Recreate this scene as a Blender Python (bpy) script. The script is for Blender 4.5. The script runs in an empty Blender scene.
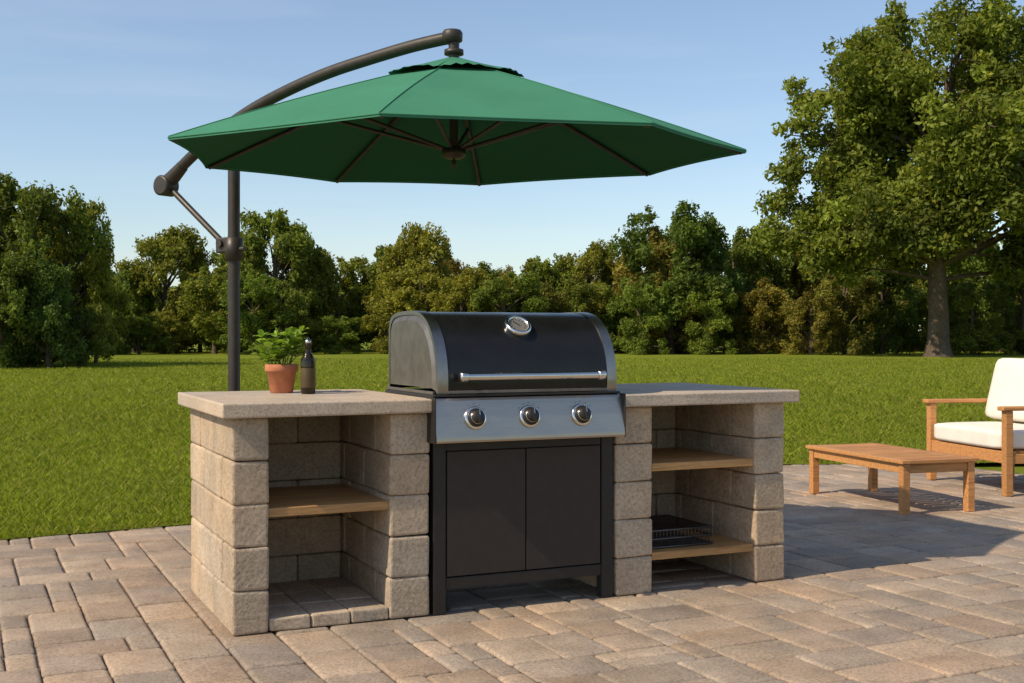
import bpy, bmesh, math, random
import numpy as np
from mathutils import Vector, Matrix, Euler
random.seed(7); rng=np.random.default_rng(11)
sc=bpy.context.scene
F=1200.0; HC=1.2; HV=335.0
TH=math.radians(24.7); X0,Y0=-1.1126,4.768

# ------------------------------------------------------------------ helpers
def link(o,parent=None):
    sc.collection.objects.link(o)
    if parent is not None: o.parent=parent
    return o
def empty(name,loc=(0,0,0),rz=0):
    e=bpy.data.objects.new(name,None); e.location=loc; e.rotation_euler=(0,0,rz); e.empty_display_size=.1
    return link(e)
class Acc:
    def __init__(s): s.V=[];s.F=[];s.M=[];s.C=[];s.S=[]
    def add(s,V,Fs,m=0,c=(1,1,1),smooth=False):
        n=len(s.V); s.V.extend([tuple(v) for v in V])
        for f in Fs: s.F.append(tuple(i+n for i in f)); s.M.append(m); s.C.append(c); s.S.append(smooth)
    def box(s,x0,x1,y0,y1,z0,z1,bev=.004,seg=2,m=0,c=(1,1,1),mat=None,jit=0,smooth=False):
        bm=bmesh.new(); bmesh.ops.create_cube(bm,size=1)
        for v in bm.verts:
            v.co=Vector(((x0+x1)/2+v.co.x*(x1-x0),(y0+y1)/2+v.co.y*(y1-y0),(z0+z1)/2+v.co.z*(z1-z0)))
            if jit: v.co+=Vector((random.uniform(-jit,jit),random.uniform(-jit,jit),random.uniform(-jit,jit)))
        if bev>0: bmesh.ops.bevel(bm,geom=bm.edges[:],offset=bev,segments=seg,affect='EDGES',profile=.5)
        if mat is not None: bm.transform(mat)
        bm.verts.index_update()
        s.add([v.co.copy() for v in bm.verts],[[v.index for v in f.verts] for f in bm.faces],m,c,smooth); bm.free()
    def tube(s,pts,rad,seg=12,m=0,c=(1,1,1),caps=True,smooth=True):
        pts=[Vector(p) for p in pts]; n=len(pts)
        if not hasattr(rad,'__len__'): rad=[rad]*n
        V=[];Fs=[]; up=None
        for i,p in enumerate(pts):
            d=(pts[min(i+1,n-1)]-pts[max(i-1,0)]).normalized()
            if up is None:
                up=Vector((0,0,1)) if abs(d.z)<.9 else Vector((1,0,0))
            a=d.cross(up)
            if a.length<1e-5: a=d.cross(Vector((0,1,0)))
            a.normalize(); b=a.cross(d).normalized(); up=b
            for k in range(seg):
                t=2*math.pi*k/seg; V.append(p+(a*math.cos(t)+b*math.sin(t))*rad[i])
        for i in range(n-1):
            for k in range(seg):
                k2=(k+1)%seg; Fs.append((i*seg+k,i*seg+k2,(i+1)*seg+k2,(i+1)*seg+k))
        s.add(V,Fs,m,c,smooth)
        if caps:
            s.add(V[:seg],[tuple(range(seg))],m,c); s.add(V[-seg:],[tuple(range(seg))[::-1]],m,c)
    def lathe(s,prof,loc=(0,0,0),mat=None,seg=32,m=0,c=(1,1,1),smooth=True):
        V=[];Fs=[]
        for (r,z) in prof:
            for k in range(seg):
                t=2*math.pi*k/seg; v=Vector((r*math.cos(t),r*math.sin(t),z))
                if mat is not None: v=mat@v
                V.append(v+Vector(loc))
        for i in range(len(prof)-1):
            for k in range(seg):
                k2=(k+1)%seg; Fs.append((i*seg+k,i*seg+k2,(i+1)*seg+k2,(i+1)*seg+k))
        s.add(V,Fs,m,c,smooth)
    def obj(s,name,mats,parent=None):
        me=bpy.data.meshes.new(name); me.from_pydata(s.V,[],s.F)
        for mt in mats: me.materials.append(mt)
        me.polygons.foreach_set('material_index',s.M)
        me.polygons.foreach_set('use_smooth',s.S)
        at=me.color_attributes.new('Col','FLOAT_COLOR','CORNER')
        cc=np.repeat(np.array([list(c)+[1] for c in s.C],dtype=np.float32),[len(f) for f in s.F],axis=0)
        at.data.foreach_set('color',cc.ravel())
        me.update()
        bm=bmesh.new(); bm.from_mesh(me); bmesh.ops.recalc_face_normals(bm,faces=bm.faces[:]); bm.to_mesh(me); bm.free()
        o=bpy.data.objects.new(name,me); return link(o,parent)

def quads_mesh(name,V,C,mat,nper=4,smooth=False):
    n=V.shape[0]; me=bpy.data.meshes.new(name)
    me.vertices.add(n*nper); me.vertices.foreach_set('co',V.astype(np.float32).ravel())
    me.loops.add(n*nper); me.loops.foreach_set('vertex_index',np.arange(n*nper,dtype=np.int32))
    me.polygons.add(n); me.polygons.foreach_set('loop_start',np.arange(0,n*nper,nper,dtype=np.int32))
    me.polygons.foreach_set('loop_total',np.full(n,nper,dtype=np.int32))
    at=me.color_attributes.new('Col','FLOAT_COLOR','POINT')
    c=np.ones((n*nper,4),dtype=np.float32); c[:,:3]=np.repeat(C,nper,axis=0); at.data.foreach_set('color',c.ravel())
    me.materials.append(mat); me.update(calc_edges=True); me.validate(); return me

# ------------------------------------------------------------------ materials
def newmat(name):
    m=bpy.data.materials.new(name); m.use_nodes=True; nt=m.node_tree
    return m,nt,nt.nodes['Principled BSDF'],nt.nodes['Material Output']
def N(nt,t,**k):
    n=nt.nodes.new(t)
    for a,b in k.items(): n.inputs[a].default_value=b
    return n
def coords(nt,scale=(1,1,1)):
    tc=nt.nodes.new('ShaderNodeTexCoord'); mp=nt.nodes.new('ShaderNodeMapping'); mp.inputs['Scale'].default_value=scale
    nt.links.new(tc.outputs['Object'],mp.inputs['Vector']); return mp.outputs['Vector']
def ramp(nt,fac,stops):
    r=nt.nodes.new('ShaderNodeValToRGB'); nt.links.new(fac,r.inputs[0]); e=r.color_ramp.elements
    while len(e)<len(stops): e.new(.5)
    for i,(p,c) in enumerate(stops):
        e[i].position=p; e[i].color=(c[0],c[1],c[2],1) if hasattr(c,'__len__') else (c,c,c,1)
    return r.outputs[0]
def mul(nt,a,b,mode='MULTIPLY',fac=1.0):
    m=nt.nodes.new('ShaderNodeMixRGB'); m.blend_type=mode; m.inputs[0].default_value=fac
    if hasattr(a,'links'): nt.links.new(a,m.inputs[1])
    else: m.inputs[1].default_value=(*a,1)
    if hasattr(b,'links'): nt.links.new(b,m.inputs[2])
    else: m.inputs[2].default_value=(*b,1)
    return m.outputs[0]
def noise(nt,vec,scale,detail=6,rough=.6):
    n=N(nt,'ShaderNodeTexNoise',Scale=scale,Detail=detail,Roughness=rough); nt.links.new(vec,n.inputs['Vector']); return n.outputs['Fac']
def bump(nt,bs,h,strength,dist,prev=None):
    b=nt.nodes.new('ShaderNodeBump'); b.inputs['Strength'].default_value=strength; b.inputs['Distance'].default_value=dist
    nt.links.new(h,b.inputs['Height'])
    if prev is not None: nt.links.new(prev,b.inputs['Normal'])
    if bs is not None: nt.links.new(b.outputs[0],bs.inputs['Normal'])
    return b.outputs[0]
def attr(nt):
    a=nt.nodes.new('ShaderNodeAttribute'); a.attribute_name='Col'; return a.outputs['Color']

def stone(name,base,sc1=5,sc2=90,lo=.72,hi=1.2,b1=.6,b2=.5,d1=.006,d2=.0025,rough=.9):
    m,nt,bs,out=newmat(name); v=coords(nt)
    a=attr(nt); c=mul(nt,a,base)
    n1=noise(nt,v,sc1,5,.65); c=mul(nt,c,ramp(nt,n1,[(.3,lo),(.7,hi)]))
    n2=noise(nt,v,sc2,4,.7); c=mul(nt,c,ramp(nt,n2,[(.32,.62),(.5,1.0),(.72,1.25)]))
    n3=noise(nt,v,sc1*.45,3,.5); c=mul(nt,c,ramp(nt,n3,[(.35,(1.06,1.0,.93)),(.65,(.96,.98,1.0))]))
    vo=N(nt,'ShaderNodeTexVoronoi',Scale=sc2*1.3); nt.links.new(v,vo.inputs['Vector'])
    c=mul(nt,c,ramp(nt,vo.outputs['Distance'],[(.08,.55),(.2,1.0)]),fac=.6)
    nt.links.new(c,bs.inputs['Base Color']); bs.inputs['Roughness'].default_value=rough
    bs.inputs['Specular IOR Level'].default_value=.25
    p=bump(nt,None,noise(nt,v,sc1*3,6,.7),b1,d1); bump(nt,bs,n2,b2,d2,p)
    return m
M_block=stone('concrete_block',(.46,.365,.265),6,70,.80,1.14,.7,.6,.008,.003)
M_slab=stone('counter_slab',(.47,.395,.315),4,120,.85,1.1,.3,.35,.004,.0015,.65)
M_paver=stone('paver_stone',(1,1,1),4,80,.76,1.20,.8,.6,.008,.003,.85)
def flatmat(name,col,rough,metal=0,nsc=30,amt=.15,bmp=.0,spec=.5,coat=0):
    m,nt,bs,out=newmat(name); v=coords(nt); n=noise(nt,v,nsc,4,.6)
    c=mul(nt,col,ramp(nt,n,[(.3,1-amt),(.7,1+amt)])); nt.links.new(c,bs.inputs['Base Color'])
    r=ramp(nt,noise(nt,v,nsc*.4,3,.6),[(.3,max(0,rough-.06)),(.7,rough+.08)]); nt.links.new(r,bs.inputs['Roughness'])
    bs.inputs['Metallic'].default_value=metal; bs.inputs['Specular IOR Level'].default_value=spec
    bs.inputs['Coat Weight'].default_value=coat
    if bmp: bump(nt,bs,noise(nt,v,nsc*6,3,.6),.5,bmp)
    return m
M_black=flatmat('black_enamel',(.010,.010,.0105),.27,0,8,.2,0,.4)
M_door=flatmat('painted_door',(.036,.028,.0235),.48,0,20,.1,.0003,.3)
M_frame=flatmat('black_metal',(.018,.016,.0145),.45,0,20,.15,0,.4)
M_bronze=flatmat('umbrella_metal',(.05,.042,.035),.45,.4,20,.15)
M_cast=flatmat('cast_grey_metal',(.20,.18,.16),.42,.75,14,.2,.0004)
M_band=flatmat('dark_steel_band',(.33,.31,.285),.33,1,20,.12)
M_chrome=flatmat('chrome',(.72,.70,.67),.18,1,20,.05)
M_sand=flatmat('joint_sand',(.13,.10,.075),.95,0,60,.35,.004,.1)
M_terra=flatmat('terracotta',(.46,.17,.085),.75,0,25,.2,.001,.3)
M_soil=flatmat('soil',(.03,.02,.013),.95,0,80,.4,.003,.1)
M_glassd=flatmat('dark_bottle_glass',(.016,.011,.003),.08,0,10,.1,0,.45)
M_label=flatmat('bottle_label',(.07,.045,.012),.5,0,20,.2)
M_cush=flatmat('cushion_fabric',(.72,.67,.59),.9,0,9,.05,.001,.2)
M_rack=flatmat('rack_wire',(.12,.12,.12),.35,.9,20,.1)
def steel():
    m,nt,bs,out=newmat('brushed_steel'); v=coords(nt,(3,60,500)); n=noise(nt,v,3,5,.7)
    nt.links.new(ramp(nt,n,[(.3,(.38,.34,.295)),(.7,(.54,.485,.42))]),bs.inputs['Base Color'])
    nt.links.new(ramp(nt,n,[(.3,.28),(.7,.42)]),bs.inputs['Roughness']); bs.inputs['Metallic'].default_value=1
    return m
M_steel=steel()
def wood(name,base,stretch=(2,30,30)):
    m,nt,bs,out=newmat(name); v=coords(nt,stretch); n=noise(nt,v,1.6,8,.65); n2=noise(nt,v,7,4,.7)
    c=mul(nt,attr(nt),base); c=mul(nt,c,ramp(nt,n,[(.3,(.62,.55,.48)),(.5,1.0),(.7,(1.25,1.2,1.1))]))
    c=mul(nt,c,ramp(nt,n2,[(.3,.8),(.7,1.12)])); nt.links.new(c,bs.inputs['Base Color'])
    bs.inputs['Roughness'].default_value=.55; bs.inputs['Specular IOR Level'].default_value=.35; bump(nt,bs,n2,.35,.0012); return m
M_shelf=wood('shelf_wood',(.48,.27,.105))
M_teak=wood('teak_wood',(.48,.23,.08))
def fabric(name,col):
    m,nt,bs,out=newmat(name); v=coords(nt)
    n=noise(nt,v,2.5,4,.6)
    c=mul(nt,col,ramp(nt,n,[(.3,.93),(.7,1.07)])); nt.links.new(c,bs.inputs['Base Color'])
    bs.inputs['Roughness'].default_value=.9; bs.inputs['Specular IOR Level'].default_value=.15
    p=bump(nt,None,noise(nt,v,3.0,3,.5),.3,.02); v2=coords(nt,(1,1,1)); bump(nt,bs,noise(nt,v2,300,2,.5),.25,.001,p)
    return m
M_fab=fabric('green_canopy_fabric',(.050,.195,.115)); M_fab_shade=fabric('green_canopy_underside_shade',(.020,.105,.052))  # second, darker green paints the canopy's shaded underside into the colour
def leaf(name,tint=(1,1,1),trans=.3,objvar=True,rough=.6):
    m,nt,bs,out=newmat(name); c=mul(nt,attr(nt),tint)
    if objvar:
        oi=nt.nodes.new('ShaderNodeObjectInfo'); c=mul(nt,c,ramp(nt,oi.outputs['Random'],[(0,(.8,.92,.85)),(.35,(1.0,1.0,.9)),(.7,(1.22,1.08,.85)),(1,(.85,.95,1.0))]))
    nt.links.new(c,bs.inputs['Base Color']); bs.inputs['Roughness'].default_value=rough; bs.inputs['Specular IOR Level'].default_value=.2
    tr=nt.nodes.new('ShaderNodeBsdfTranslucent'); nt.links.new(mul(nt,c,(1.25,1.3,.6)),tr.inputs[0])
    mx=nt.nodes.new('ShaderNodeMixShader'); mx.inputs[0].default_value=trans
    nt.links.new(bs.outputs[0],mx.inputs[1]); nt.links.new(tr.outputs[0],mx.inputs[2]); nt.links.new(mx.outputs[0],out.inputs[0]); return m
M_leaf=leaf('foliage',trans=.38); M_oakleaf=leaf('oak_foliage',objvar=False,trans=.38); M_basil=leaf('basil_leaf',objvar=False,rough=.4); M_blade=leaf('grass_blade',objvar=False,trans=.42,rough=.8)
M_bark=stone('bark',(.125,.095,.065),1.2,12,.6,1.3,1,.8,.1,.05)
def lawnmat():
    m,nt,bs,out=newmat('lawn_grass_ground'); v=coords(nt)
    a=noise(nt,v,.12,5,.6); b=noise(nt,v,1.1,6,.7); d=noise(nt,v,14,6,.8)
    c=ramp(nt,a,[(.3,(.135,.172,.016)),(.55,(.172,.203,.021)),(.75,(.205,.220,.028))])
    c=mul(nt,c,ramp(nt,b,[(.3,.84),(.7,1.12)])); c=mul(nt,c,ramp(nt,d,[(.3,.7),(.7,1.25)]))
    nt.links.new(c,bs.inputs['Base Color']); bs.inputs['Roughness'].default_value=.95; bs.inputs['Specular IOR Level'].default_value=.05
    p=bump(nt,None,b,.3,.03); bump(nt,bs,d,.8,.04,p); return m
M_lawn=lawnmat()

# ------------------------------------------------------------------ world, sun, camera
PHI=math.radians(32); EL=math.radians(43)
w=bpy.data.worlds.new('World'); sc.world=w; w.use_nodes=True; nt=w.node_tree; bg=nt.nodes['Background']
sky=nt.nodes.new('ShaderNodeTexSky'); sky.sky_type='NISHITA'; sky.sun_disc=False
sky.sun_elevation=EL; sky.sun_rotation=math.atan2(-math.cos(PHI),-math.sin(PHI)); sky.air_density=1.0; sky.dust_density=.6; sky.ozone_density=2.0
tc=nt.nodes.new('ShaderNodeTexCoord'); mp=nt.nodes.new('ShaderNodeMapping'); mp.inputs['Scale'].default_value=(1.2,1.2,11); mp.inputs['Rotation'].default_value=(.05,.12,0)
nt.links.new(tc.outputs['Generated'],mp.inputs[0])
nz=noise(nt,mp.outputs[0],1.9,7,.5); cf=ramp(nt,nz,[(.50,0.06),(.80,.24)])
mx=nt.nodes.new('ShaderNodeMixRGB'); nt.links.new(cf,mx.inputs[0]); nt.links.new(sky.outputs[0],mx.inputs[1]); mx.inputs[2].default_value=(6.0,6.2,6.6,1)
nt.links.new(mx.outputs[0],bg.inputs[0]); bg.inputs[1].default_value=.15
sd=bpy.data.lights.new('sun','SUN'); sd.energy=4.9; sd.angle=math.radians(.55); sd.color=(1,.85,.645)
so=link(bpy.data.objects.new('sun',sd)); d=Vector((math.cos(PHI)*math.cos(EL),math.sin(PHI)*math.cos(EL),-math.sin(EL)))
so.rotation_euler=d.to_track_quat('-Z','Y').to_euler(); so.location=(-10,-8,20)
cd=bpy.data.cameras.new('camera'); cd.sensor_width=36; cd.lens=F/1024*36; cd.shift_y=-(341.5-HV)/1024; cd.clip_end=3000
co=link(bpy.data.objects.new('camera',cd)); co.location=(0,0,HC); co.rotation_euler=(math.radians(90),0,0); sc.camera=co
sc.view_settings.view_transform='Standard'; sc.view_settings.look='None'; sc.view_settings.exposure=0

# ------------------------------------------------------------------ ground, patio
a=Acc(); a.add([(-900,-300,-.04),(900,-300,-.04),(900,1500,-.04),(-900,1500,-.04)],[(0,1,2,3)]); a.obj('ground',[M_lawn])
EDGE=[(-14,.55),(-3,7.02),(-.3,8.61),(2.5,11.1),(14,11.95)]
a=Acc(); V=[(x,y,.004) for x,y in EDGE]+[(900,11.95,.004),(900,1500,.004),(-900,1500,.004),(-900,.55,.004)]
a.add(V,[tuple(range(len(V)))]); a.obj('lawn',[M_lawn])
def side(x,y):
    for (x1,y1),(x2,y2) in zip(EDGE[:-1],EDGE[1:]):
        if x1<=x<=x2: return y-(y1+(y2-y1)*(x-x1)/(x2-x1))
    return -1
a=Acc(); U=.112; GS,GT=112,118; s0,t0=-5.2,-5.4
grid=np.zeros((GS,GT),bool); c_,s_=math.cos(TH),math.sin(TH)
cols=[(.350,.275,.205),(.320,.258,.200),(.370,.285,.210),(.295,.240,.190),(.360,.270,.198),(.325,.262,.208),(.335,.255,.188)]
for j in range(GT):
    for i in range(GS):
        if grid[i,j]: continue
        opts=[(3,2),(2,2),(3,2),(2,3),(2,2),(2,1),(3,1)]; random.shuffle(opts)
        if random.random()<.6: opts.sort(key=lambda q:-q[0]*q[1])
        for (p,q) in opts+[(1,2),(2,1),(1,1)]:
            if i+p<=GS and j+q<=GT and not grid[i:i+p,j:j+q].any(): break
        else: p,q=1,1
        grid[i:i+p,j:j+q]=True
        sx0,sx1,ty0,ty1=s0+i*U,s0+(i+p)*U,t0+j*U,t0+(j+q)*U
        cx,cy=(sx0+sx1)/2,(ty0+ty1)/2; wx=X0+cx*c_-cy*s_; wy=Y0+cx*s_+cy*c_
        if side(wx,wy)>.5 or wx>7 or wx<-7: continue
        g=.0026; cc=.020
        jt=lambda: random.uniform(-.0022,.0022)
        base=[(sx0+g+jt(),ty0+g+jt()),(sx1-g+jt(),ty0+g+jt()),(sx1-g+jt(),ty1-g+jt()),(sx0+g+jt(),ty1-g+jt())]
        oct=[]
        for k in range(4):
            P=Vector(base[k]); A=Vector(base[k-1]); B=Vector(base[(k+1)%4]); ch=cc*random.uniform(.6,1.4)
            # a slightly wandering edge midpoint, then the worn corner
            md=(A+P)/2; nn=(P-A).normalized(); md+=Vector((-nn.y,nn.x))*random.uniform(-.0005,.0028)
            oct.append(md)
            oct.append(P+(A-P).normalized()*ch); oct.append(P*.68+(P+(A-P).normalized()*ch)*.16+(P+(B-P).normalized()*ch)*.16); oct.append(P+(B-P).normalized()*ch)
        C=Vector((cx,cy)); tz=random.uniform(-.003,.002); tx,ty=random.uniform(-.01,.01),random.uniform(-.01,.01)
        V=[]
        for (ins,z) in [(0,-.035),(0,-.011),(.0025,-.0058),(.0075,-.0020),(.016,0)]:
            for P in oct:
                dd=(C-P); L=Vector((max(-1,min(1,dd.x*30)),max(-1,min(1,dd.y*30))))*ins
                Q=P+L; V.append((Q.x,Q.y,z+tz+(tx*(Q.x-cx)+ty*(Q.y-cy) if z>-.02 else 0)))
        n=16; b=random.choice(cols); f=random.uniform(.84,1.12); col=tuple(x*f for x in b)
        Fs=[]
        for r in range(4):
            for k in range(n): Fs.append((r*n+k,r*n+(k+1)%n,(r+1)*n+(k+1)%n,(r+1)*n+k))
        Fs.append(tuple(range(4*n,5*n)))
        a.add(V,Fs,0,col,True)
pav=empty('patio_paving',(X0,Y0,0),TH)
a.obj('pavers',[M_paver],pav)
a=Acc(); a.add([(-5.2,-5.4,-.0125),(7.3,-5.4,-.0125),(7.3,7.8,-.0125),(-5.2,7.8,-.0125)],[(0,1,2,3)]); a.obj('sand_bed',[M_sand],pav)

def blades(n,ymin,ymax,kx=.60):
    y=ymin*(ymax/ymin)**rng.random(n); x=(rng.random(n)*2-1)*kx*y
    ex=np.array([e[0] for e in EDGE]); ey=np.array([e[1] for e in EDGE])
    k=(y-np.interp(x,ex,ey))>-.02; x=x[k];y=y[k];n=len(x)
    sz=np.clip((y/8.0)**.75,.8,5)
    pt=np.sin(x*1.1+np.sin(y*.9)*1.6)*np.sin(y*.8+np.cos(x*.7)*2)
    h=.040*np.clip(y/10,1,1.7)*(.5+.8*rng.random(n))*(1+.2*pt); wd=.0036*sz*(.7+.6*rng.random(n)); an=rng.random(n)*2*np.pi
    lx=(rng.random(n)-.5)*1.6*h; ly=(rng.random(n)-.5)*1.6*h
    V=np.zeros((n,4,3)); dx=np.cos(an)*wd; dy=np.sin(an)*wd
    V[:,0]=np.stack([x-dx,y-dy,np.zeros(n)],1); V[:,1]=np.stack([x+dx,y+dy,np.zeros(n)],1)
    V[:,2]=np.stack([x+dx*.5+lx*.6,y+dy*.5+ly*.6,h*.65],1); V[:,3]=np.stack([x+lx*1.3,y+ly*1.3,h],1)
    f=(.75+.5*rng.random(n)+.10*pt)[:,None]; C=np.array([[.212,.252,.022]])*f
    yel=rng.random(n)<.15; C[yel]=np.array([.31,.28,.07])*f[yel]
    return V,C
V,C=blades(420000,6.0,60)
me=quads_mesh('grass',V,C,M_blade); link(bpy.data.objects.new('grass',me))

# ------------------------------------------------------------------ outdoor kitchen
kit=empty('outdoor_kitchen_counter',(X0,Y0,0),TH)
ZT=.93; ZB=.87; NC=5; ch=ZB/NC
def bc(): 
    f=random.uniform(.84,1.1); q=random.uniform(-.03,.03); return (f*(1+q),f,f*(1-q))
a=Acc()
def wall_t(sa,sb,ta,tb,lens):
    for k in range(NC):
        z0,z1=k*ch,(k+1)*ch; ts=[ta]; pat=lens[k%2]
        for L in pat: ts.append(ts[-1]+L)
        ts=[t for t in ts if t<tb-.05]+[tb]
        for t1,t2 in zip(ts[:-1],ts[1:]):
            e=random.uniform(-.002,.002)
            a.box(sa+e,sb+e,t1+.0012,t2-.0012,z0+.001,z1-.001,.012,3,0,bc(),jit=.003)
def wall_s(sa,sb,ta,tb,w=.3):
    for k in range(NC):
        ss=[sa]+([sa+w*.5] if k%2 else [])
        while ss[-1]+w<sb-.06: ss.append(ss[-1]+w)
        ss.append(sb)
        for s1,s2 in zip(ss[:-1],ss[1:]): a.box(s1+.0012,s2-.0012,ta,tb,k*ch+.001,(k+1)*ch-.001,.010,2,0,bc(),jit=.002)
wall_t(0,.148,0,.95,[[.40,.30],[.22,.38]])
wall_t(.66,.838,0,.95,[[.20,.38],[.36,.30]])
wall_t(1.75,1.946,0,.95,[[.20,.38],[.36,.30]])
wall_t(2.522,2.70,0,.95,[[.20,.38],[.36,.30]])
wall_s(.150,.658,.70,.88); wall_s(1.948,2.520,.70,.88)
for (sa,sb) in [(.152,.322),(.325,.49),(.493,.657)]:
    for (ta,tb) in [(.005,.22),(.223,.45),(.453,.695)]:
        a.box(sa,sb,ta,tb,.002,.058+random.uniform(-.002,.002),.008,2,0,bc(),jit=.002)
a.obj('block_walls',[M_block],kit)
a=Acc()
a.box(-.05,.846,-.055,1.0,ZB+.001,ZT,.008,3,0,(1,.99,.98),jit=.0015)
a.box(1.742,2.75,-.055,1.0,ZB+.001,ZT,.008,3,0,(1,.99,.98),jit=.0015)
a.obj('counter_slabs',[M_slab],kit)
a=Acc()
for (sa,sb,z) in [(.1485,.6595,.50),(1.9465,2.5215,.60),(1.9465,2.5215,.185)]:
    nb=4; wdt=.66/nb
    for k in range(nb):
        f=random.uniform(.85,1.12); a.box(sa,sb,.012+k*wdt,.012+(k+1)*wdt-.003,z-.036,z,.003,2,0,(f,f,f))
a.obj('shelf_boards',[M_shelf],kit)

# wire rack
rk=empty('wire_rack',(X0,Y0,0),TH); a=Acc(); z=.187
sa,sb,ta,tb=1.975,2.33,.08,.48
for zz in (z+.006,z+.045,z+.085):
    a.tube([(sa,ta,zz),(sb,ta,zz),(sb,tb,zz),(sa,tb,zz),(sa,ta,zz)],.005,6)
for k in range(19):
    s=sa+(sb-sa)*k/18; a.tube([(s,ta,z+.085),(s,ta,z+.007),(s,tb,z+.007),(s,tb,z+.085)],.0024,6)
    a.tube([(s,ta,z+.087),(s,tb,z+.087)],.0024,6)
for k in range(10):
    t=ta+(tb-ta)*k/9; a.tube([(sa,t,z+.085),(sa,t,z+.007),(sb,t,z+.007),(sb,t,z+.085)],.0022,6)
a.obj('wires',[M_rack],rk)

# ------------------------------------------------------------------ gas grill
gr=empty('gas_grill',(X0,Y0,0),TH)
GA,GB=.862,1.728
a=Acc()
a.box(GA+.004,GB-.004,.03,.60,.135,.80,.004)
for s in (GA-.006,GB-.052): 
    a.box(s,s+.058,.003,.055,.0,.80,.004); a.box(s,s+.058,.56,.612,.0,.80,.004)
a.box(GA+.054,GB-.054,.006,.028,.105,.155,.003)
a.box(GA+.054,GB-.054,.008,.028,.70,.745,.003)
a.box(GA-.014,GB+.012,-.02,.62,.80,.945,.006)
a.obj('cart_frame',[M_frame],gr)
a=Acc(); mid=(GA+GB)/2
a.box(GA+.058,mid-.0025,.004,.027,.160,.698,.003,2); a.box(mid+.0025,GB-.058,.004,.027,.160,.698,.003,2)
a.obj('doors',[M_door],gr)
def sweep(acc,prof,sa,sb,m=0,smooth=False,cap=True,nseg=1):
    n=len(prof); V=[]
    for i in range(nseg+1):
        s=sa+(sb-sa)*i/nseg; V+= [(s,t,z) for t,z in prof]
    Fs=[]
    for i in range(nseg):
        for k in range(n-1): Fs.append((i*n+k,i*n+k+1,(i+1)*n+k+1,(i+1)*n+k))
    acc.add(V,Fs,m,(1,1,1),smooth)
    if cap: acc.add([(sa,t,z) for t,z in prof],[tuple(range(n))],m); acc.add([(sb,t,z) for t,z in prof],[tuple(range(n))[::-1]],m)
a=Acc()
pp=[(.0,.748),(-.070,.742),(-.094,.744),(-.099,.752),(-.098,.765),(-.090,.80),(-.079,.85),(-.066,.90),(-.060,.92),(-.052,.931),(-.04,.935),(.0,.936)]
sweep(a,pp+[pp[0]],.832,1.740,0)
a.obj('control_panel',[M_steel],gr)
a=Acc(); a.box(.826,.8315,-.096,.01,.742,.936,.002); a.box(1.7405,1.746,-.096,.01,.742,.936,.002)
a.box(.835,1.738,-.0565,-.02,.9365,.946,.002)
a.obj('panel_trim',[M_frame],gr)
nrm=Vector((0,-1,.235)).normalized(); rot=nrm.to_track_quat('Z','Y').to_matrix()
a=Acc()
for s in (1.015,1.272,1.527):
    p=Vector((s,-.0815,.846))
    a.lathe([(0,.001),(.050,.001),(.050,.005),(.046,.009),(.036,.010)],p,rot,36,0)
    a.lathe([(.040,.008),(.040,.013),(.036,.016),(.030,.017),(.028,.040),(.025,.045),(0,.046)],p,rot,36,1)
    a.lathe([(.0285,.022),(.0300,.023),(.0300,.029),(.0282,.030)],p,rot,36,0)
    mt=Matrix.Translation(p)@rot.to_4x4()
    a.box(-.0065,.0065,-.027,.027,.045,.054,.002,2,1,mat=mt); a.box(-.0015,.0015,.004,.026,.0541,.0552,0,1,0,mat=mt)
    for an in (-50,-25,0,25,50):
        r=math.radians(an); q=mt@Vector((math.sin(r)*.060,math.cos(r)*.060,.0012))
        a.lathe([(0,.001),(.0018,.001),(.0018,.0)],q,rot,8,1)
a.obj('knobs',[M_chrome,M_frame],gr)
hp=[(-.030,.950),(-.034,.985),(-.033,1.02),(-.027,1.065),(-.014,1.115),(.008,1.163),(.038,1.205),(.076,1.243),(.120,1.270),(.165,1.288),(.215,1.299),(.27,1.304),(.34,1.305),(.42,1.303),(.49,1.298),(.548,1.286),(.585,1.258),(.597,1.21),(.600,1.12),(.600,.95)]
def catmull(P,n=6):
    out=[]
    for i in range(len(P)-1):
        p0=np.array(P[max(i-1,0)]);p1=np.array(P[i]);p2=np.array(P[i+1]);p3=np.array(P[min(i+2,len(P)-1)])
        for k in range(n):
            t=k/n; out.append(tuple(.5*((2*p1)+(-p0+p2)*t+(2*p0-5*p1+4*p2-p3)*t*t+(-p0+3*p1-3*p2+p3)*t**3)))
    out.append(tuple(P[-1])); return out
hpd=catmull(hp,4)
a=Acc(); sweep(a,hpd,GA+.042,GB-.042,0,True,False); a.obj('lid',[M_black],gr)
def off(P,d,c=(.28,1.08)): return [(t+(t-c[0])*d,z+(z-c[1])*d*1.2) for t,z in P]
a=Acc()
ho=off(hpd,.016)
for (sa,sb) in [(GA-.002,GA+.046),(GB-.046,GB+.002)]:
    sweep(a,ho,sa,sb,0,True,False)
    for s in (sa,sb):
        n=len(ho); a.add([(s,t,z) for t,z in ho]+[(s,t,z) for t,z in off(hpd,-.05)],[(i,i+1,n+i+1,n+i) for i in range(n-1)],0)
a.obj('lid_trim_bands',[M_band],gr)
a=Acc()
a.box(GA+.046,GB-.046,-.040,-.030,.948,.962,.002)
inner=off(hpd,-.045)
for s,e in ((GA+.004,-1),(GB-.004,1)):
    n=len(inner); i2=off(hpd,-.14)
    a.add([(s,t,z) for t,z in inner]+[(s+e*.014,t,z) for t,z in i2],[(i,i+1,n+i+1,n+i) for i in range(n-1)],0)
    a.add([(s+e*.014,t,z) for t,z in i2],[tuple(range(n))],0)
a.box(GA-.012,GA+.002,.0,.60,.945,.958,.002)
a.obj('lid_end_caps',[M_cast],gr)
a=Acc()
hs0,hs1=.955,1.628; hz=1.022; ht=-.088
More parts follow.
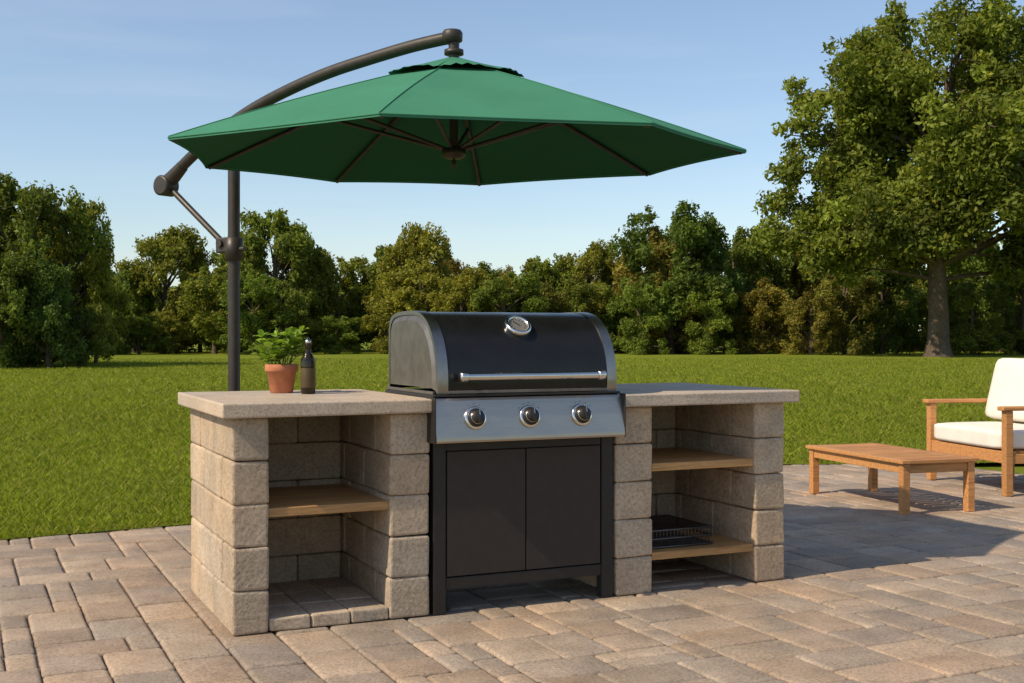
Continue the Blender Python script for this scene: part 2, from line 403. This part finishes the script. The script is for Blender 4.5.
a.tube([(hs0,ht,hz),(hs1,ht,hz)],.0165,20,0)
for s in (hs0,hs1):
    a.lathe([(0,-.012),(.019,-.012),(.022,-.006),(.022,.018),(.019,.022),(0,.022)],(s,ht,hz),Matrix.Rotation(math.pi/2,3,'Y') if s<1.2 else Matrix.Rotation(-math.pi/2,3,'Y'),20,0)
for s in (hs0+.03,hs1-.03):
    a.tube([(s,ht+.006,hz),(s,-.028,hz-.002)],[.009,.012],14,0)
tn=Vector((0,-.66,.75)).normalized(); tr_=tn.to_track_quat('Z','Y').to_matrix(); tp=Vector((1.280,.062,1.236))
a.lathe([(.058,-.010),(.062,.006),(.060,.016),(.052,.021),(.046,.019),(.044,.012)],tp,tr_,40,0)
a.lathe([(.044,.012),(0,.012)],tp,tr_,40,1)
mt=Matrix.Translation(tp)@tr_.to_4x4()
for k in range(11):
    r=math.radians(-130+26*k); m2=mt@Matrix.Rotation(-r,4,'Z'); a.box(-.0014,.0014,.030,.039,.0125,.0135,0,1,2,mat=m2)
a.box(-.0018,.0018,-.008,.028,.014,.015,0,1,2,mat=mt@Matrix.Rotation(.7,4,'Z'))
a.obj('handle_and_gauge',[M_chrome,flatmat('gauge_face',(.22,.21,.19),.4,.3),M_frame],gr)

# ------------------------------------------------------------------ pot & bottle
pl=empty('potted_basil_plant',(-1.075,5.60,ZT))
a=Acc()
a.lathe([(0,.001),(.050,.001),(.053,.004),(.067,.098),(.074,.100),(.077,.104),(.077,.130),(.074,.134),(.068,.134),(.066,.115)],seg=40)
a.obj('pot',[M_terra],pl)
a=Acc(); a.lathe([(.067,.115),(.03,.121),(0,.122)],seg=24); a.obj('soil',[M_soil],pl)
def leafshape(acc,base,dirv,L,W,col,fold=.25,droop=.3):
    d=Vector(dirv).normalized(); up=Vector((0,0,1)); sd_=d.cross(up); 
    if sd_.length<.1: sd_=Vector((1,0,0))
    sd_.normalize(); sd_=(sd_+Vector((random.uniform(-.4,.4),random.uniform(-.4,.4),random.uniform(-.4,.4)))).normalized(); nn=sd_.cross(d).normalized()
    pr=[0,.55,.9,1,.85,.5,0]; V=[];Fs=[]; n=len(pr)
    for i,wv in enumerate(pr):
        t=i/(n-1); c=Vector(base)+d*L*t-Vector((0,0,1))*droop*L*t*t
        V+= [c-sd_*W*wv/2+nn*fold*W*wv*.5, c-nn*.0, c+sd_*W*wv/2+nn*fold*W*wv*.5]
    for i in range(n-1):
        Fs+= [(i*3,i*3+1,i*3+4,i*3+3),(i*3+1,i*3+2,i*3+5,i*3+4)]
    acc.add(V,Fs,0,col,True)
a=Acc(); b=Acc()
for k in range(24):
    an=k*2.4+random.uniform(-.4,.4); r=random.uniform(0,.045); ln=random.uniform(.07,.175); sp=random.uniform(.1,.6) if ln>.13 else random.uniform(.4,1.2)
    p0=Vector((r*math.cos(an),r*math.sin(an),.118)); dv=Vector((math.cos(an)*sp,math.sin(an)*sp,1)).normalized()
    p1=p0+dv*ln; b.tube([p0,p0+dv*ln*.5+Vector((0,0,.004)),p1],[.0022,.0018,.0012],6)
    for q in range(3):
        pb=p0+dv*ln*(.55+.22*q)
        for e in range(2):
            a2=an+q*1.57+e*math.pi+random.uniform(-.4,.4); f=random.uniform(.75,1.3)
            leafshape(a,pb,(math.cos(a2),math.sin(a2),random.uniform(.3,1.2)),random.uniform(.050,.078),random.uniform(.034,.050),(.21*f,.32*f,.035*f))
    leafshape(a,p1,(dv.x+random.uniform(-.4,.4),dv.y+random.uniform(-.4,.4),.9),.055,.034,(.26,.38,.05))
a.obj('leaves',[M_basil],pl); b.obj('stems',[flatmat('stem',(.12,.2,.04),.6)],pl)
bt=empty('oil_bottle',(-.935,5.50,ZT)); a=Acc()
a.lathe([(0,.001),(.030,.001),(.0335,.005),(.0335,.150),(.031,.163),(.022,.178),(.0145,.192),(.0135,.222),(.016,.224),(.016,.232),(.0125,.233)],seg=32)
a.obj('bottle_body',[M_glassd],bt)
a=Acc(); a.lathe([(.034,.03),(.0342,.031),(.0342,.118),(.034,.119)],seg=32); a.obj('label',[M_label],bt)
a=Acc(); a.lathe([(.0125,.232),(.0145,.234),(.0145,.245),(.008,.248),(.005,.258),(0,.259)],seg=20); a.obj('stopper',[M_chrome],bt)

# ------------------------------------------------------------------ umbrella
um=empty('cantilever_umbrella',(0,0,0))
rim=[(1.19,6.10),(.80,6.96),(-.20,7.42),(-1.07,7.27),(-1.70,6.66),(-1.63,5.69),(-.56,5.07),(.62,5.30)]
PK=Vector((-.30,6.2,2.615)); ZR=2.14
R=[Vector((x,y,ZR)) for x,y in rim]
def canz(r): return PK.z-(PK.z-ZR)*(.84*r+.16*r*r)
def canpt(i,u,r,dz=0):
    A,B=R[i],R[(i+1)%8]; e=A.lerp(B,u); inw=1-.020*4*u*(1-u)*r
    p=Vector((PK.x+(e.x-PK.x)*r*inw,PK.y+(e.y-PK.y)*r*inw,0)); sag=-.03*4*u*(1-u)*r*(1-.55*r)
    p.z=canz(r*inw)+sag*.6+dz; return p
a=Acc(); NR,NU=16,10
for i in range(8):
    for (m_,dz,re) in ((0,0,1.0),(1,-.006,.996)):  # top cloth, then an added layer just below coloured as underside shade
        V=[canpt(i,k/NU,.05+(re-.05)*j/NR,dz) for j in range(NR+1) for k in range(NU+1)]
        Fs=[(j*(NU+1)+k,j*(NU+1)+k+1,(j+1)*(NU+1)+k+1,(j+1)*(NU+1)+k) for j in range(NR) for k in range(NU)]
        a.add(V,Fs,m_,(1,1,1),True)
    V=[canpt(i,k/NU,1.0,-.002-.014*j) for j in range(2) for k in range(NU+1)]
    a.add(V,[(k,k+1,NU+2+k,NU+1+k) for k in range(NU)],0,(1,1,1),True)
    a.tube([canpt(i,k/NU,1.0,-.004) for k in range(NU+1)],.0045,6,0)
    a.tube([canpt(i,0,.05+.95*j/NR,.002) for j in range(NR+1)],.003,5,0)
a.obj('canopy',[M_fab,M_fab_shade],um)
a=Acc()
for i in range(8):
    V=[]
    for j in range(7):
        for k in range(NU+1):
            r=.02+.225*j/6; u=k/NU; p=canpt(i,u,r); lift=.026-.012*(j/6); p.z+=lift+(.024*4*u*(1-u)*(j/6)**2)+.005*math.sin(9*u*math.pi+i)*(j/6)**2; V.append(p)
    a.add(V,[(j*(NU+1)+k,j*(NU+1)+k+1,(j+1)*(NU+1)+k+1,(j+1)*(NU+1)+k) for j in range(6) for k in range(NU)],0,(1,1,1),True)
a.obj('vent_cap',[M_fab],um)
a=Acc()
for i in range(8):
    a.tube([canpt(i,0,r,-.022) for r in (.03,.2,.4,.6,.8,.985)],.011,8)
    a.tube([PK+Vector((0,0,-.47)),canpt(i,0,.5,-.032)],.010,8)
a.tube([PK+Vector((0,0,.05)),PK+Vector((0,0,-.50))],.022,16)
a.lathe([(0,-.03),(.04,-.03),(.062,-.015),(.062,.015),(.03,.03),(0,.03)],PK+Vector((0,0,-.475)))
a.lathe([(0,-.02),(.05,-.02),(.055,.0),(.05,.02),(0,.02)],PK+Vector((0,0,-.03)))
a.lathe([(0,-.06),(.012,-.055),(.014,-.02),(0,-.0)],PK+Vector((0,0,-.50)))
a.obj('ribs_and_hub',[M_bronze],um)
PP=Vector((-1.622,7.0,0)); D=Vector((PK.x-PP.x,PK.y-PP.y,0)); DL=D.length; D.normalize()
def ap(g,z): p=PP+D*g; p.z=z; return p
a=Acc()
a.tube([ap(0,.02),ap(0,2.41)],.035,20)
arm=catmull([tuple(ap(-.56,2.11)),tuple(ap(-.394,2.235)),tuple(ap(-.15,2.375)),tuple(ap(.125,2.495)),tuple(ap(.42,2.585)),tuple(ap(.712,2.65)),tuple(ap(1.0,2.692)),tuple(ap(1.25,2.722)),tuple(ap(1.42,2.735)),tuple(ap(DL-.015,2.74))],8)
a.tube(arm,.033,18)
a.lathe([(0,-.035),(.03,-.035),(.052,-.02),(.054,.02),(.045,.034),(0,.042)],ap(DL-.01,2.74))
a.tube([ap(DL,2.75),ap(DL,2.62)],.028,16)
a.lathe([(0,-.012),(.05,-.012),(.05,.012),(0,.012)],ap(DL,2.660))
ac=Vector((D.y,-D.x,0)); j=ap(-.56,2.105)
a.tube([j-ac*.05,j-ac*.045,j+ac*.045,j+ac*.05],[.05,.062,.062,.05],24)
a.tube([j-ac*.065,j-ac*.05],.03,16); 
a.tube([ap(-.60,2.10),ap(-.50,2.155),ap(-.42,2.215)],[.045,.044,.036],16)
s1=ap(-.50,2.07); s2=ap(-.085,1.74)
a.tube([s1,s2],.018,12)
a.lathe([(.035,-.07),(.052,-.065),(.052,.065),(.035,.07)],ap(0,1.70))
a.box(-.045,.045,-.035,.035,-.045,.045,.008,2,mat=Matrix.Translation(ap(-.07,1.725))@Matrix.Rotation(math.atan2(D.y,D.x),4,'Z'))
a.tube([ap(-.075,1.735)-ac*.05,ap(-.075,1.735)+ac*.05],.022,12)
a.tube([ap(.05,1.70),ap(.085,1.70)],.014,10)
a.obj('pole_and_arm',[M_bronze],um)
a=Acc(); a.lathe([(0,.0),(.22,.0),(.22,.045),(.20,.055),(.06,.06),(.05,.16),(.036,.165)],ap(0,.002),seg=32); a.obj('base',[M_frame],um)

# ------------------------------------------------------------------ coffee table
def woodc(): f=random.uniform(.85,1.15); return (f,f*random.uniform(.97,1.02),f)
ang=math.atan2(.30,.954)
ct=empty('wooden_coffee_table',(2.605,7.99,0),ang)
LX,LY=.57,1.17; a=Acc(); zt=.365
for (x,y) in [(0,0),(LX-.055,0),(0,LY-.055),(LX-.055,LY-.055)]: a.box(x,x+.055,y,y+.055,0,zt-.026,.004,2,0,woodc())
a.box(.0555,LX-.0555,.008,.032,zt-.09,zt-.026,.003,2,0,woodc()); a.box(.0555,LX-.0555,LY-.032,LY-.008,zt-.09,zt-.026,.003,2,0,woodc())
a.box(.008,.032,.0555,LY-.0555,zt-.09,zt-.026,.003,2,0,woodc()); a.box(LX-.032,LX-.008,.0555,LY-.0555,zt-.09,zt-.026,.003,2,0,woodc())
a.box(-.02,.05,-.02,LY+.02,zt-.025,zt,.004,2,0,woodc()); a.box(LX-.05,LX+.02,-.02,LY+.02,zt-.025,zt,.004,2,0,woodc())
n=15; st=(LY+.04)/n
for k in range(n): a.box(.052,LX-.052,-.02+k*st,-.02+(k+1)*st-.014,zt-.025,zt-.001,.003,2,0,woodc())
a.obj('table_frame',[M_teak],ct)
# ------------------------------------------------------------------ armchair
ang=math.atan2(.2,.98)
ch_=empty('cushioned_armchair',(3.665,8.90,0),ang)
W=1.10; DP=.78; a=Acc()
for y in (0,W-.06):
    a.box(0,.06,y,y+.06,0,.635,.005,2,0,woodc())
    a.box(DP-.06,DP,y,y+.06,0,.635,.005,2,0,woodc())
    a.box(-.03,DP+.03,y-.012,y+.072,.636,.668,.008,3,0,woodc())
    a.box(.061,DP-.061,y+.012,y+.048,.24,.31,.004,2,0,woodc())
a.box(.01,.05,.061,W-.061,.24,.33,.004,2,0,woodc()); a.box(DP-.05,DP-.01,.061,W-.061,.24,.33,.004,2,0,woodc())
for k in range(8): a.box(.062+k*.082,.062+k*.082+.06,.05,W-.05,.311,.329,.003,1,0,woodc())
tl=Matrix.Translation((DP-.17,0,.33))@Matrix.Rotation(math.radians(14),4,'Y')
for y in (.065,W-.105): a.box(0,.035,y,y+.04,0,.56,.004,2,0,woodc(),mat=tl)
for k in range(5): a.box(.008,.026,.106,W-.106,.06+k*.105,.13+k*.105,.004,2,0,woodc(),mat=tl)
a.obj('chair_frame',[M_teak],ch_)
def cushion(name,x0,x1,y0,y1,z0,z1,mat=None,parent=None):
    bm=bmesh.new(); bmesh.ops.create_cube(bm,size=2); bmesh.ops.subdivide_edges(bm,edges=bm.edges[:],cuts=11,use_grid_fill=True)
    for v in bm.verts:
        x,y,z=v.co; p=12
        n_=(abs(x)**p+abs(y)**p+abs(z)**p)**(1/p); x,y,z=x/n_,y/n_,z/n_
        hx,hy,hz_=(x1-x0)/2,(y1-y0)/2,(z1-z0)/2
        m_=min(range(3),key=lambda q:(hx,hy,hz_)[q]); c3=[x,y,z]
        oth=[q for q in range(3) if q!=m_]; puff=.82+.24*(1-c3[oth[0]]**4)*(1-c3[oth[1]]**4); c3[m_]*=puff
        v.co=Vector(((x0+x1)/2+c3[0]*hx,(y0+y1)/2+c3[1]*hy,(z0+z1)/2+c3[2]*hz_))
    if mat: bm.transform(mat)
    for f in bm.faces: f.smooth=True
    me=bpy.data.meshes.new(name); bm.to_mesh(me); bm.free(); me.materials.append(M_cush); link(bpy.data.objects.new(name,me),parent)
cushion('seat_cushion',-.01,.66,.075,W-.075,.328,.49,parent=ch_)
cushion('back_cushion',-.21,-.005,.08,W-.08,.15,.66,tl,ch_)

# ------------------------------------------------------------------ trees
def leaf_cloud(clumps,n,size,basec,flat=.75,sub=13,subr=.38,yel=.1,upn=.25):
    P=[];S=[];T=[]
    for (x,y,z,r) in clumps:
        tint=1+.15*rng.standard_normal()
        for k in range(sub):
            v=rng.standard_normal(3); v/=np.linalg.norm(v)+1e-9
            rr=r*(.35+.75*rng.random()); c=np.array([x,y,z])+v*rr*np.array([1,1,flat])
            P.append(c); S.append(r*subr*(.5+1.0*rng.random())); T.append(tint*(1+.15*rng.standard_normal()))
    P=np.array(P);S=np.array(S);T=np.clip(np.array(T),.5,1.7)
    pr=S**2/np.sum(S**2); idx=rng.choice(len(P),n,p=pr)
    v=rng.standard_normal((n,3)); v/=np.linalg.norm(v,axis=1)[:,None]
    rad=np.abs(1-.45*np.abs(rng.standard_normal(n)))+.28*rng.random(n)**3
    pos=P[idx]+v*(S[idx]*rad)[:,None]*np.array([1,1,flat])
    nrm=v*.45+rng.standard_normal((n,3))*.6+np.array([0,0,upn]); nrm/=np.linalg.norm(nrm,axis=1)[:,None]
    t=rng.standard_normal((n,3)); t-=nrm*np.sum(t*nrm,axis=1)[:,None]; t/=np.linalg.norm(t,axis=1)[:,None]; b=np.cross(nrm,t)
    sz=(size*(.5+.8*rng.random(n)))[:,None]
    V=np.stack([pos-t*sz,pos-b*sz*.55+t*sz*.1,pos+t*sz,pos+b*sz*.5-t*sz*.1],1)
    C=np.array([basec])*(T[idx]*(.75+.5*rng.random(n)))[:,None]
    yy=rng.random(n)<yel; C[yy]*=np.array([1.4,1.15,.8]); C=np.clip(C,.003,.6)
    return V,C
def px(u,v,Y): return ((u-512)/F*Y,Y,HC+(HV-v)*Y/F)

OY=66.0; ox=(938-512)/F*OY
oak=empty('oak_tree',(ox,OY,0)); k_=OY/F
spec=[(955,32,42),(1000,48,46),(905,45,40),(870,85,44),(832,118,36),(842,165,42),(803,212,35),(855,222,38),(920,105,52),(980,115,54),(1035,105,52),(1065,165,48),(930,170,50),(1000,190,52),(895,238,32),(1045,232,42),(985,240,36),(788,170,24),(778,240,24),(1078,90,38),(1090,220,36),(825,258,26),(1010,20,30),(940,60,42),(860,55,30),(815,90,24),(885,135,44),(960,205,44),(925,215,34),(870,190,40),(1010,150,48),(960,150,48),(1030,50,34),(905,15,22),(800,130,20),(850,275,16),(1060,275,24),(1010,262,24)]
cl=[]
for (u,v,r) in spec:
    x=(u-938)*k_; z=HC+(HV-v)*k_; ed=max(0,1-abs(x)/9.5)
    cl.append((x,rng.uniform(-1,1)*5.5*ed,z,r*k_))
for q in range(26):
    an=rng.random()*6.28; rr=rng.uniform(3,7.8); z=rng.uniform(6,16); 
    sc_=1-max(0,(z-11))/9; cl.append((math.cos(an)*rr*sc_*.95+.6,math.sin(an)*rr*sc_,z,rng.uniform(1.6,2.4)))
V,C=leaf_cloud(cl,150000,.17,(.165,.200,.028),flat=.85,sub=15,subr=.38)
link(bpy.data.objects.new('crown',quads_mesh('crown',V,C,M_oakleaf)),oak)
a=Acc()
a.tube([(0,0,-.1),(0,0,.25),(.02,0,.9),(.05,.05,2.2),(0,.1,4.0),(-.1,.1,5.5),(.1,0,7.5),(.2,0,10),(.4,0,13),(.5,0,16)],[.90,.72,.60,.54,.50,.46,.36,.27,.16,.05],14)
for (x,y,z,r) in cl:
    h0=min(max(5.0,z-rng.uniform(2.5,4.5)),12,max(4.2,z-.3)); st=Vector((.1,.05,h0)); en=Vector((x,y,z))
    m1=st.lerp(en,.4)+Vector((rng.uniform(-.4,.4),rng.uniform(-.4,.4),rng.uniform(.1,.9))); m2=st.lerp(en,.75)+Vector((rng.uniform(-.3,.3),rng.uniform(-.3,.3),.4))
    L=(en-st).length; r0=.05+.017*L
    a.tube([st,m1,m2,en],[r0,r0*.7,r0*.42,.03],7,caps=False)
    for q in range(3):
        dv=Vector(rng.standard_normal(3)).normalized()*r*.8; a.tube([m2,en.lerp(m2,.3)+dv*.4,en+dv],[.06,.04,.015],5,caps=False)
a.obj('trunk_and_limbs',[M_bark],oak)

def variant(seed,n,size,basec,shape,w=.42,yel=.1,low=.08):
    global rng
    rng=np.random.default_rng(seed); cl=[]
    for q in range(34):
        h=rng.uniform(low,.88); 
        if shape=='round': rw=w*math.sqrt(max(.05,1-((h-.45)/.55)**2))
        elif shape=='cone': rw=w*(1.05-h)*1.05+.05
        else: rw=w*(.95 if h<.5 else math.sqrt(max(.05,1-((h-.5)/.5)**2)))
        an=rng.random()*6.28; rr=rw*rng.uniform(.3,.95); cl.append((math.cos(an)*rr,math.sin(an)*rr,h,rng.uniform(.07,.15)))
    for q in range(5): cl.append((rng.uniform(-.14,.14),rng.uniform(-.14,.14),rng.uniform(.80,.95),rng.uniform(.04,.09)))
    V,C=leaf_cloud(cl,n,size,basec,flat=1.0,sub=12,subr=.42,yel=yel)
    k=V[:,:,2].min(axis=1)>.0; V=V[k];C=C[k]
    zz=np.percentile(V[:,:,2],99.9); V=V/zz
    lm=quads_mesh('tree_foliage',V,C,M_leaf)
    a=Acc(); a.tube([(0,0,-.02),(0,0,.1),(.01,0,.45),(0,0,.85)],[.035,.026,.018,.005],8)
    for (x,y,z,r) in cl[::2]:
        st=Vector((0,0,max(.08,z-.25))); en=Vector((x,y,z)); a.tube([st,st.lerp(en,.5)+Vector((0,0,.02)),en],[.012,.008,.003],5,caps=False)
    o=a.obj('tmp',[M_bark]); tm=o.data; bpy.data.objects.remove(o); tm.name='tree_trunk'
    return lm,tm
VR=[variant(1,26000,.0170,(.155,.190,.030),'round'),
    variant(2,26000,.0165,(.122,.162,.028),'full'),
    variant(3,26000,.0165,(.175,.195,.033),'round',yel=.2),
    variant(4,20000,.0165,(.105,.145,.030),'cone',w=.45),
    variant(5,26000,.0170,(.180,.172,.038),'full',yel=.3),
    variant(6,26000,.0170,(.145,.195,.030),'round',w=.48)]
def place(parent,vi,x,y,h,wd,rot):
    lm,tm=VR[vi]
    for m_,nm in ((lm,'foliage'),(tm,'trunk')):
        o=bpy.data.objects.new(nm,m_); link(o,parent); o.location=(x,y,0); o.scale=(wd,wd,h); o.rotation_euler=(0,0,rot)
line=empty('distant_tree_line')
random.seed(21)
tops=[(134,268,82),(166,226,82),(200,250,86),(240,240,84),(275,211,80),(305,238,84),(336,258,86),(386,246,84),(415,226,80),(450,252,84),(482,264,86),(512,268,83),(548,256,82),(588,242,82),(616,266,86),(650,228,80),(672,206,78),(700,216,80),(733,230,82),(765,226,84),(798,240,86),(830,232,88),(870,240,86),(915,246,90),(960,236,88),(1000,238,86),(1045,232,86),(1090,226,84),(1140,220,84),(1190,222,84),(1250,220,84),(1320,215,84),(1400,220,84),
 (-20,215,80),(40,222,82),(82,244,84),(-90,210,80),(-170,205,80),(-260,210,80),(-350,205,80)]
for i,(u,v,Y) in enumerate(tops):
    Y+=random.uniform(-2,2); x,_,z=px(u,v,Y); wd=max(5.0,z*random.uniform(.72,.98))
    place(line,random.choice([0,1,2,4,5,3,0,2]),x,Y,z*1.0,wd,random.uniform(0,6.28))
for k in range(26):
    Y=random.uniform(93,98); u=-420+k*74+random.uniform(-15,15); x,_,z=px(u,random.uniform(276,290),Y); place(line,random.choice([1,0,4,5]),x,Y,z,11,random.uniform(0,6.28))
for k in range(46):
    Y=random.uniform(72,77); u=-420+k*42+random.uniform(-16,16); x,_,z=px(u,random.uniform(262,318),Y); place(line,random.choice([1,2,4,5,0,1]),x,Y,z*1.05,max(3.8,z*random.uniform(.95,1.3)),random.uniform(0,6.28))
for i,(u,v,Y,wd,vi) in enumerate([(26,178,45,5.6,1),(66,202,47,4.0,0),(-38,184,46,6.4,1),(96,268,50,3.0,0),(-110,170,48,6.5,5),(2,250,43,4.2,1),(48,262,43.5,3.6,3),(80,305,45,2.4,1)]):
    x,_,z=px(u,v,Y); e=empty('deciduous_tree' if z>5 else 'shrub',(x,Y,0)); place(e,vi,0,0,z,wd,1.3*i)
print('faces',sum(len(o.data.polygons) for o in bpy.data.objects if o.type=='MESH'))
